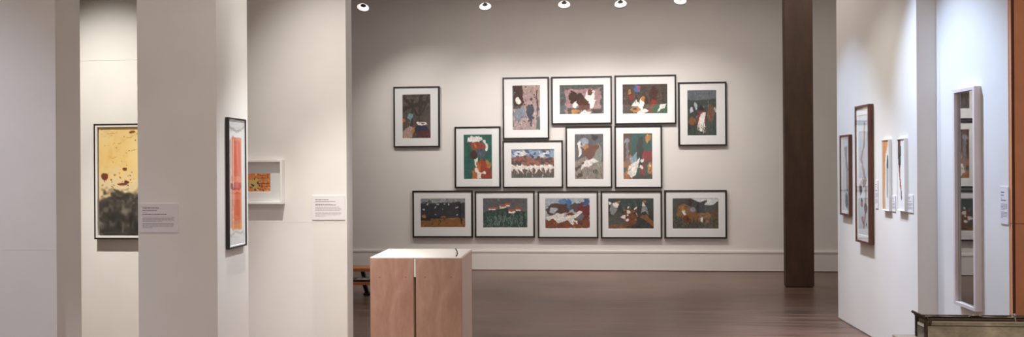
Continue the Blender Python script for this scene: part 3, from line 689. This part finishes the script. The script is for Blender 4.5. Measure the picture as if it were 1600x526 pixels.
wall_label('white text label on the pale partition at its right end, near the bench', ((a.x + b.x) / 2, YD, zb), 0, b.x - a.x, zt - zb, rows2, 2)
for (X, l, r_, t_, b_, lab, sd) in ((X1, 1366.4, 1370.6, 281, 325, 'narrow text label just right of the tall brown framed picture', 3),
                                   (X1, 1392.6, 1398, 305, 330, 'text label between the two small white edged pictures', 4),
                                   (X1, 1416.5, 1425.6, 304, 331.5, 'text label right of the streaked small picture, by the wall step', 5),
                                   (X2, 1562, 1574.6, 291, 349.5, 'tall text label between the very tall picture and the rust boards', 6)):
    ya = on_x(l, 0, X).y; yb = on_x(r_, 0, X).y; m_ = (l + r_) / 2
    wall_label(lab, (X, (ya + yb) / 2, on_x(m_, b_, X).z), R(-90), ya - yb, on_x(m_, t_, X).z - on_x(m_, b_, X).z, rows1, sd)

# ------------------------------------------------------------------ plywood plinths with a white top
YP = 5.6
zt = 0.987; th = 0.004
xa, xg0, xg1, xb = on_y(578.2, 402, YP).x, on_y(646.0, 402, YP).x, on_y(649.6, 402, YP).x, on_y(721, 402, YP).x
dP = 0.585
screw = mat('screw_hole', (58, 38, 30), 0.7)
for (u0, u1, lab, sc) in ((xa, xg0, 'left one of the two adjoining plywood display plinths, beside the bench', (593, 634)),
                          (xg1, xb, 'right one of the two adjoining plywood display plinths, with its side in view', (664, 705))):
    t = thing('plywood_plinth', lab, 'plinth', ((u0 + u1) / 2, YP, 0), 0, 'adjoining plywood plinths')
    w2 = (u1 - u0) / 2; T = 0.018; top = zt - 0.004
    bm = bmesh.new(); bbox(bm, -w2, w2, 0, T, 0, top, 0.0012, 1); obj('front_panel', bm, ply_face, t)
    bm = bmesh.new(); bbox(bm, -w2, w2, dP - T, dP, 0, top, 0.0012, 1); obj('back_panel', bm, ply_face, t)
    for sgn in (-1, 1):
        bm = bmesh.new(); x = sgn * w2
        bbox(bm, min(x, x - sgn * T), max(x, x - sgn * T), T, dP - T, 0, top, 0.0012, 1); obj('side_panel', bm, ply_side, t)
    bm = bmesh.new(); box(bm, -w2 + T, w2 - T, T, dP - T, top - T, top - 0.001); obj('top_panel', bm, ply_side, t)
    for s_ in sc:
        p = on_y(s_, 432.5, YP)
        bm = bmesh.new()
        revolve(bm, [(0.0001, 0), (0.004, 0), (0.004, 0.0006), (0.0001, 0.0006)], 10, Matrix.Translation((p.x - (u0 + u1) / 2, 0, p.z)) @ Matrix.Rotation(R(90), 4, 'X'), cap=False)
        obj('screw', bm, screw, t)
t = thing('white_top_sheet', 'thin white top sheet with a dark slot lying across both plywood plinths', 'top sheet', ((xa + xb) / 2, YP, zt - 0.004))
w2 = (xb - xa) / 2
bm = bmesh.new(); bbox(bm, -w2 + 0.002, w2 - 0.006, 0.002, dP - 0.004, 0.0005, 0.0065, 0.0008, 1); obj('sheet', bm, white_gloss, t)
bm = bmesh.new()   # pale tongue that drops into the gap between the plinths
gx = (xg0 + xg1) / 2 - (xa + xb) / 2
box(bm, gx - (xg1 - xg0) / 2 + 0.0015, gx + (xg1 - xg0) / 2 - 0.0015, 0.004, 0.012, -0.145, 0.0005); obj('spacer_strip', bm, white_frame, t, label='pale strip in the gap between the plinths')
bm = bmesh.new()
pts = [on_z(712.6, 401, zt), on_z(714.6, 397.5, zt), on_z(714.0, 393, zt), on_z(712, 389.2, zt)]
for p, q in zip(pts, pts[1:]):
    off = Vector(((xa + xb) / 2, YP, zt - 0.004)); tube(bm, p - off + Vector((0, 0, 0.005)), q - off + Vector((0, 0, 0.005)), 0.0045, 10)
obj('cable', bm, black_metal, t, label='short dark curved cable')

# ------------------------------------------------------------------ bench with shelf, partly hidden
by = on_z(565, 459, 0).y - 0.17
t = thing('low_bench', 'low wooden bench with black steel legs and a lower shelf, behind the plinths', 'bench', (on_y(565, 430, by).x, by, 0))
def bench_z(py): return on_y(565, py, by).z
L0, L1, D = -0.42, 1.05, 0.30
bm = bmesh.new(); bbox(bm, L0, L1, 0, D, bench_z(424), bench_z(419), 0.004); obj('seat', bm, bench_wood, t)
bm = bmesh.new(); bbox(bm, L0, L1, 0.0, D, bench_z(445), bench_z(440.5), 0.004); obj('shelf', bm, bench_wood, t)
bm = bmesh.new(); bbox(bm, L0 + 0.02, L1 - 0.02, 0.03, D - 0.02, bench_z(440.5), bench_z(438.0), 0.002); obj('shelf_plate', bm, black_metal, t)
for xx in (0.0, 0.85):
    for (z0, z1, s0, s1) in ((bench_z(424), bench_z(440.5), -0.05, -0.02), (bench_z(445), 0.012, -0.03, 0.015)):
        for yy in (0.19,):
            bm = bmesh.new(); vs = []
            for (z, s_) in ((z0, s0), (z1, s1)):
                for (dx, dy) in ((-0.025, 0), (0.025, 0), (0.025, 0.04), (-0.025, 0.04)):
                    vs.append(bm.verts.new((xx + s_ + dx, yy + dy, z)))
            for q in ((3, 2, 1, 0), (4, 5, 6, 7), (0, 1, 5, 4), (1, 2, 6, 5), (2, 3, 7, 6), (3, 0, 4, 7)): bm.faces.new([vs[k] for k in q])
            bmesh.ops.recalc_face_normals(bm, faces=bm.faces[:])
            obj('leg', bm, black_metal, t)
    bm = bmesh.new(); bbox(bm, xx - 0.01, xx + 0.16, 0.10, D - 0.03, 0, 0.022, 0.002); obj('foot_plate', bm, black_metal, t)
p = on_y(566, 433.2, by + 0.06)
t = thing('booklet', 'open white booklet lying on the lower shelf of the bench', 'booklet', (p.x, by + 0.05, bench_z(438.0) + 0.0015))
bm = bmesh.new()
for s_ in (-1, 1):
    n = 6; rows_ = []
    for i in range(n + 1):
        u = i / n; x = s_ * u * 0.085; z = 0.006 + 0.024 * math.sin(u * math.pi) * (1 - u * 0.4)
        rows_.append([bm.verts.new((x, 0, z)), bm.verts.new((x, 0.13, z)), bm.verts.new((x, 0.13, 0)), bm.verts.new((x, 0, 0))])
    for a, b in zip(rows_, rows_[1:]):
        for i in range(4): bm.faces.new((a[i], a[(i + 1) % 4], b[(i + 1) % 4], b[i]))
    bm.faces.new(rows_[-1])
bmesh.ops.recalc_face_normals(bm, faces=bm.faces[:])
obj('pages', bm, mat('booklet_paper', (240, 240, 242), 0.7), t)

# ------------------------------------------------------------------ track spotlights above the far wall
glow = bpy.data.materials.new('lamp_reflector'); glow.use_nodes = True
gb = glow.node_tree.nodes['Principled BSDF']
gb.inputs['Base Color'].default_value = (0.9, 0.88, 0.85, 1); gb.inputs['Roughness'].default_value = 0.25
gb.inputs['Emission Color'].default_value = (1.0, 0.95, 0.9, 1); gb.inputs['Emission Strength'].default_value = 0.75
lens_m = bpy.data.materials.new('lamp_lens'); lens_m.use_nodes = True
lb = lens_m.node_tree.nodes['Principled BSDF']
lb.inputs['Emission Color'].default_value = (1.0, 0.93, 0.82, 1); lb.inputs['Emission Strength'].default_value = 6
socket_m = mat('lamp_socket', (30, 22, 18), 0.5)
rim_m = mat('lamp_rim', (90, 78, 68), 0.4, metal=0.5)

YL = 10.2
LP = [(567.5, 10, 26, 'leftmost track spotlight, tilted to the right, with its stem in view', -1.9),
      (758, 8.5, 0, 'track spotlight above the pale mauve print, second from the left', -0.9),
      (881.5, 5.5, 0, 'middle track spotlight of the five along the top', 0.05),
      (969.5, 4.5, -9, 'track spotlight turned slightly left, fourth from the left', 0.8),
      (1063, -0.5, 0, 'rightmost track spotlight, cut by the top edge of the photo', 1.9)]
POWER = 102
lamp_zs = []
for px, py, roll, lab, aimx in LP:
    p = on_y(px, py, YL); lamp_zs.append(p.z)
    t = thing('track_spotlight', lab, 'spotlight', p, 0, 'track spotlights aimed at the far wall')
    aim = Vector((aimx - p.x, YB - YL, -2.7)).normalized()
    # head frame: local +Z looks backwards (up and towards the visitor)
    tilt = Vector((math.sin(R(roll)) * 0.8, -0.70, 0.71)).normalized()
    Q = tilt.to_track_quat('Z', 'Y').to_matrix().to_4x4()
    bm = bmesh.new()
    revolve(bm, [(0.036, 0.012), (0.060, 0.008), (0.080, -0.010), (0.083, -0.022), (0.079, -0.022), (0.072, -0.008), (0.056, 0.002), (0.036, 0.008), (0.036, 0.012)], 40, Q, cap=False)
    obj('reflector', bm, glow, t)
    bm = bmesh.new(); revolve(bm, [(0.0001, 0.022), (0.030, 0.022), (0.036, 0.018), (0.038, 0.014), (0.038, 0.002), (0.0001, 0.002)], 28, Q, cap=False); obj('lamp_socket', bm, socket_m, t)
    bm = bmesh.new(); revolve(bm, [(0.081, -0.018), (0.082, -0.034), (0.077, -0.038), (0.072, -0.036), (0.076, -0.020), (0.081, -0.018)], 40, Q, cap=False); obj('rim', bm, rim_m, t)
    bm = bmesh.new(); revolve(bm, [(0.0001, -0.028), (0.073, -0.030), (0.073, -0.034), (0.0001, -0.034)], 32, Q, cap=False); obj('lens', bm, lens_m, t)
    side = -0.085 if roll > 20 else 0.0
    top = CEIL - 0.06 - p.z
    bm = bmesh.new()
    if side:
        tube(bm, (side, 0, -0.03), (side, 0, top), 0.004)
        tube(bm, (side, 0, 0.03), (-0.02, -0.01, 0.045), 0.004)
    else:
        tube(bm, (0, -0.012, 0.028), (0, -0.012, top), 0.011)
    obj('stem', bm, steel, t)
    d = bpy.data.lights.new('lamp_beam', 'SPOT'); d.energy = POWER; d.color = (1.0, 0.965, 0.925)
    d.spot_size = R(100); d.spot_blend = 1.0; d.shadow_soft_size = 0.03
    lo = bpy.data.objects.new('lamp_beam', d); C.objects.link(lo); lo.parent = t
    lo.location = -tilt * 0.07
    lo.rotation_euler = aim.to_track_quat('-Z', 'Y').to_euler()
bm = bmesh.new(); box(bm, -3.4, 2.2, YL - 0.03, YL + 0.006, CEIL - 0.06, CEIL - 0.0005)
o = obj('lighting_track', bm, white_frame); o['label'] = 'ceiling track carrying the five spotlights, above the picture'; o['category'] = 'lighting track'

# ------------------------------------------------------------------ display plinth and old case, bottom right
zp = 0.93
q0 = on_z(1393.5, 521.3, zp); q1 = on_z(1430, 521.3, zp)
bm = bmesh.new(); bbox(bm, q0.x, q0.x + 1.6, q0.y - 0.55, q0.y, 0, zp, 0.003)
o = obj('white_plinth', bm, white_gloss); o['label'] = 'white display plinth under the old metal-edged case'; o['category'] = 'plinth'
yc = q0.y - 0.13                               # front plane of the case
pt = on_y(1446, 501.5, yc)
x0 = pt.x; ztop = pt.z
t = thing('display_case', 'old olive brown case with metal edges and corner catch on the white plinth', 'case', (x0, yc, zp))
hc = ztop - zp
print('case', x0, yc, hc, q0, 'px', F / yc)
cd = 0.10
caseW = 0.75
dark_metal = mat('dark_bronze', (66, 48, 38), 0.4, metal=0.5, noise=0.35, nscale=(40, 40, 40))
gold = mat('brass_line', (196, 184, 160), 0.3, metal=0.6)
greyglass = mat('worn_metal', (150, 148, 146), 0.35, metal=0.5, noise=0.3, nscale=(20, 20, 40))
bm = bmesh.new(); bbox(bm, 0.010, caseW, 0.0, 0.012, 0.0, hc - 0.002, 0.0015); obj('front_panel', bm, aged, t)
bm = bmesh.new(); bbox(bm, 0.010, caseW, -0.003, 0.004, hc - 0.003, hc + 0.0015, 0.0008); obj('metal_beading', bm, gold, t, label='thin pale metal bead')
bm = bmesh.new(); bbox(bm, 0.0, caseW, 0.002, 0.012, hc + 0.001, hc + 0.010, 0.001); bbox(bm, 0.0, caseW, cd - 0.012, cd, hc - 0.004, hc + 0.010, 0.001); obj('top_rail', bm, dark_metal, t)
bm = bmesh.new(); bbox(bm, 0.010, caseW, -0.002, 0.002, hc - 0.020, hc - 0.017, 0.0005); obj('groove_strip', bm, dark_metal, t)
bm = bmesh.new(); bbox(bm, 0.02, caseW, 0.012, cd - 0.012, hc - 0.03, hc - 0.026, 0.001); bbox(bm, 0.01, caseW, cd - 0.008, cd, 0, hc, 0.001); obj('back_panel', bm, aged, t)
for ya_ in (0.0, cd - 0.014):
    bm = bmesh.new(); bbox(bm, 0.0, 0.010, ya_, ya_ + 0.014, 0, hc, 0.001); obj('corner_post', bm, dark_metal, t)
bm = bmesh.new(); bbox(bm, 0.003, 0.008, 0.014, cd - 0.016, 0, hc - 0.034, 0.0008); obj('side_panel', bm, greyglass, t)
bm = bmesh.new(); bbox(bm, 0.001, 0.009, 0.018, cd - 0.022, hc - 0.030, hc - 0.018, 0.001); obj('side_block', bm, white_frame, t, label='small white block in the open side')
# bent metal corner catch
bm = bmesh.new()
tube(bm, (-0.004, cd + 0.012, hc + 0.020), (0.006, 0.004, hc + 0.012), 0.006)
tube(bm, (-0.004, cd - 0.006, hc + 0.012), (0.002, 0.01, hc + 0.004), 0.003)
tube(bm, (0.006, 0.004, hc + 0.012), (0.018, -0.004, hc + 0.006), 0.006)
tube(bm, (0.018, -0.004, hc + 0.008), (0.016, -0.004, hc - 0.016), 0.006)
obj('corner_catch', bm, dark_metal, t)
# thin bent wire along the rail and the hook near the right edge of the photo
ph = on_y(1588, 492, yc) - Vector((x0, yc, zp))
bm = bmesh.new()
tube(bm, (ph.x, 0.004, hc - 0.008), (ph.x - 0.004, 0.004, hc + 0.030), 0.0035)
tube(bm, (ph.x - 0.004, 0.004, hc + 0.030), (ph.x - 0.018, 0.004, hc + 0.024), 0.003)
revolve(bm, [(0.0001, -0.006), (0.006, -0.004), (0.007, 0), (0.006, 0.004), (0.0001, 0.006)], 14, Matrix.Translation((ph.x - 0.006, 0.002, hc + 0.031)))
obj('hook', bm, greyglass, t)
bm = bmesh.new()
wp = [(0.02, 0.012), (0.08, 0.013), (0.20, 0.012), (0.215, 0.017), (0.245, 0.018), (0.262, 0.012), (0.36, 0.011), (0.44, 0.013)]
for (u0, v0), (u1, v1) in zip(wp, wp[1:]): tube(bm, (u0, 0.05, hc + v0), (u1, 0.05, hc + v1), 0.0016, 8)
obj('wire', bm, gold, t)
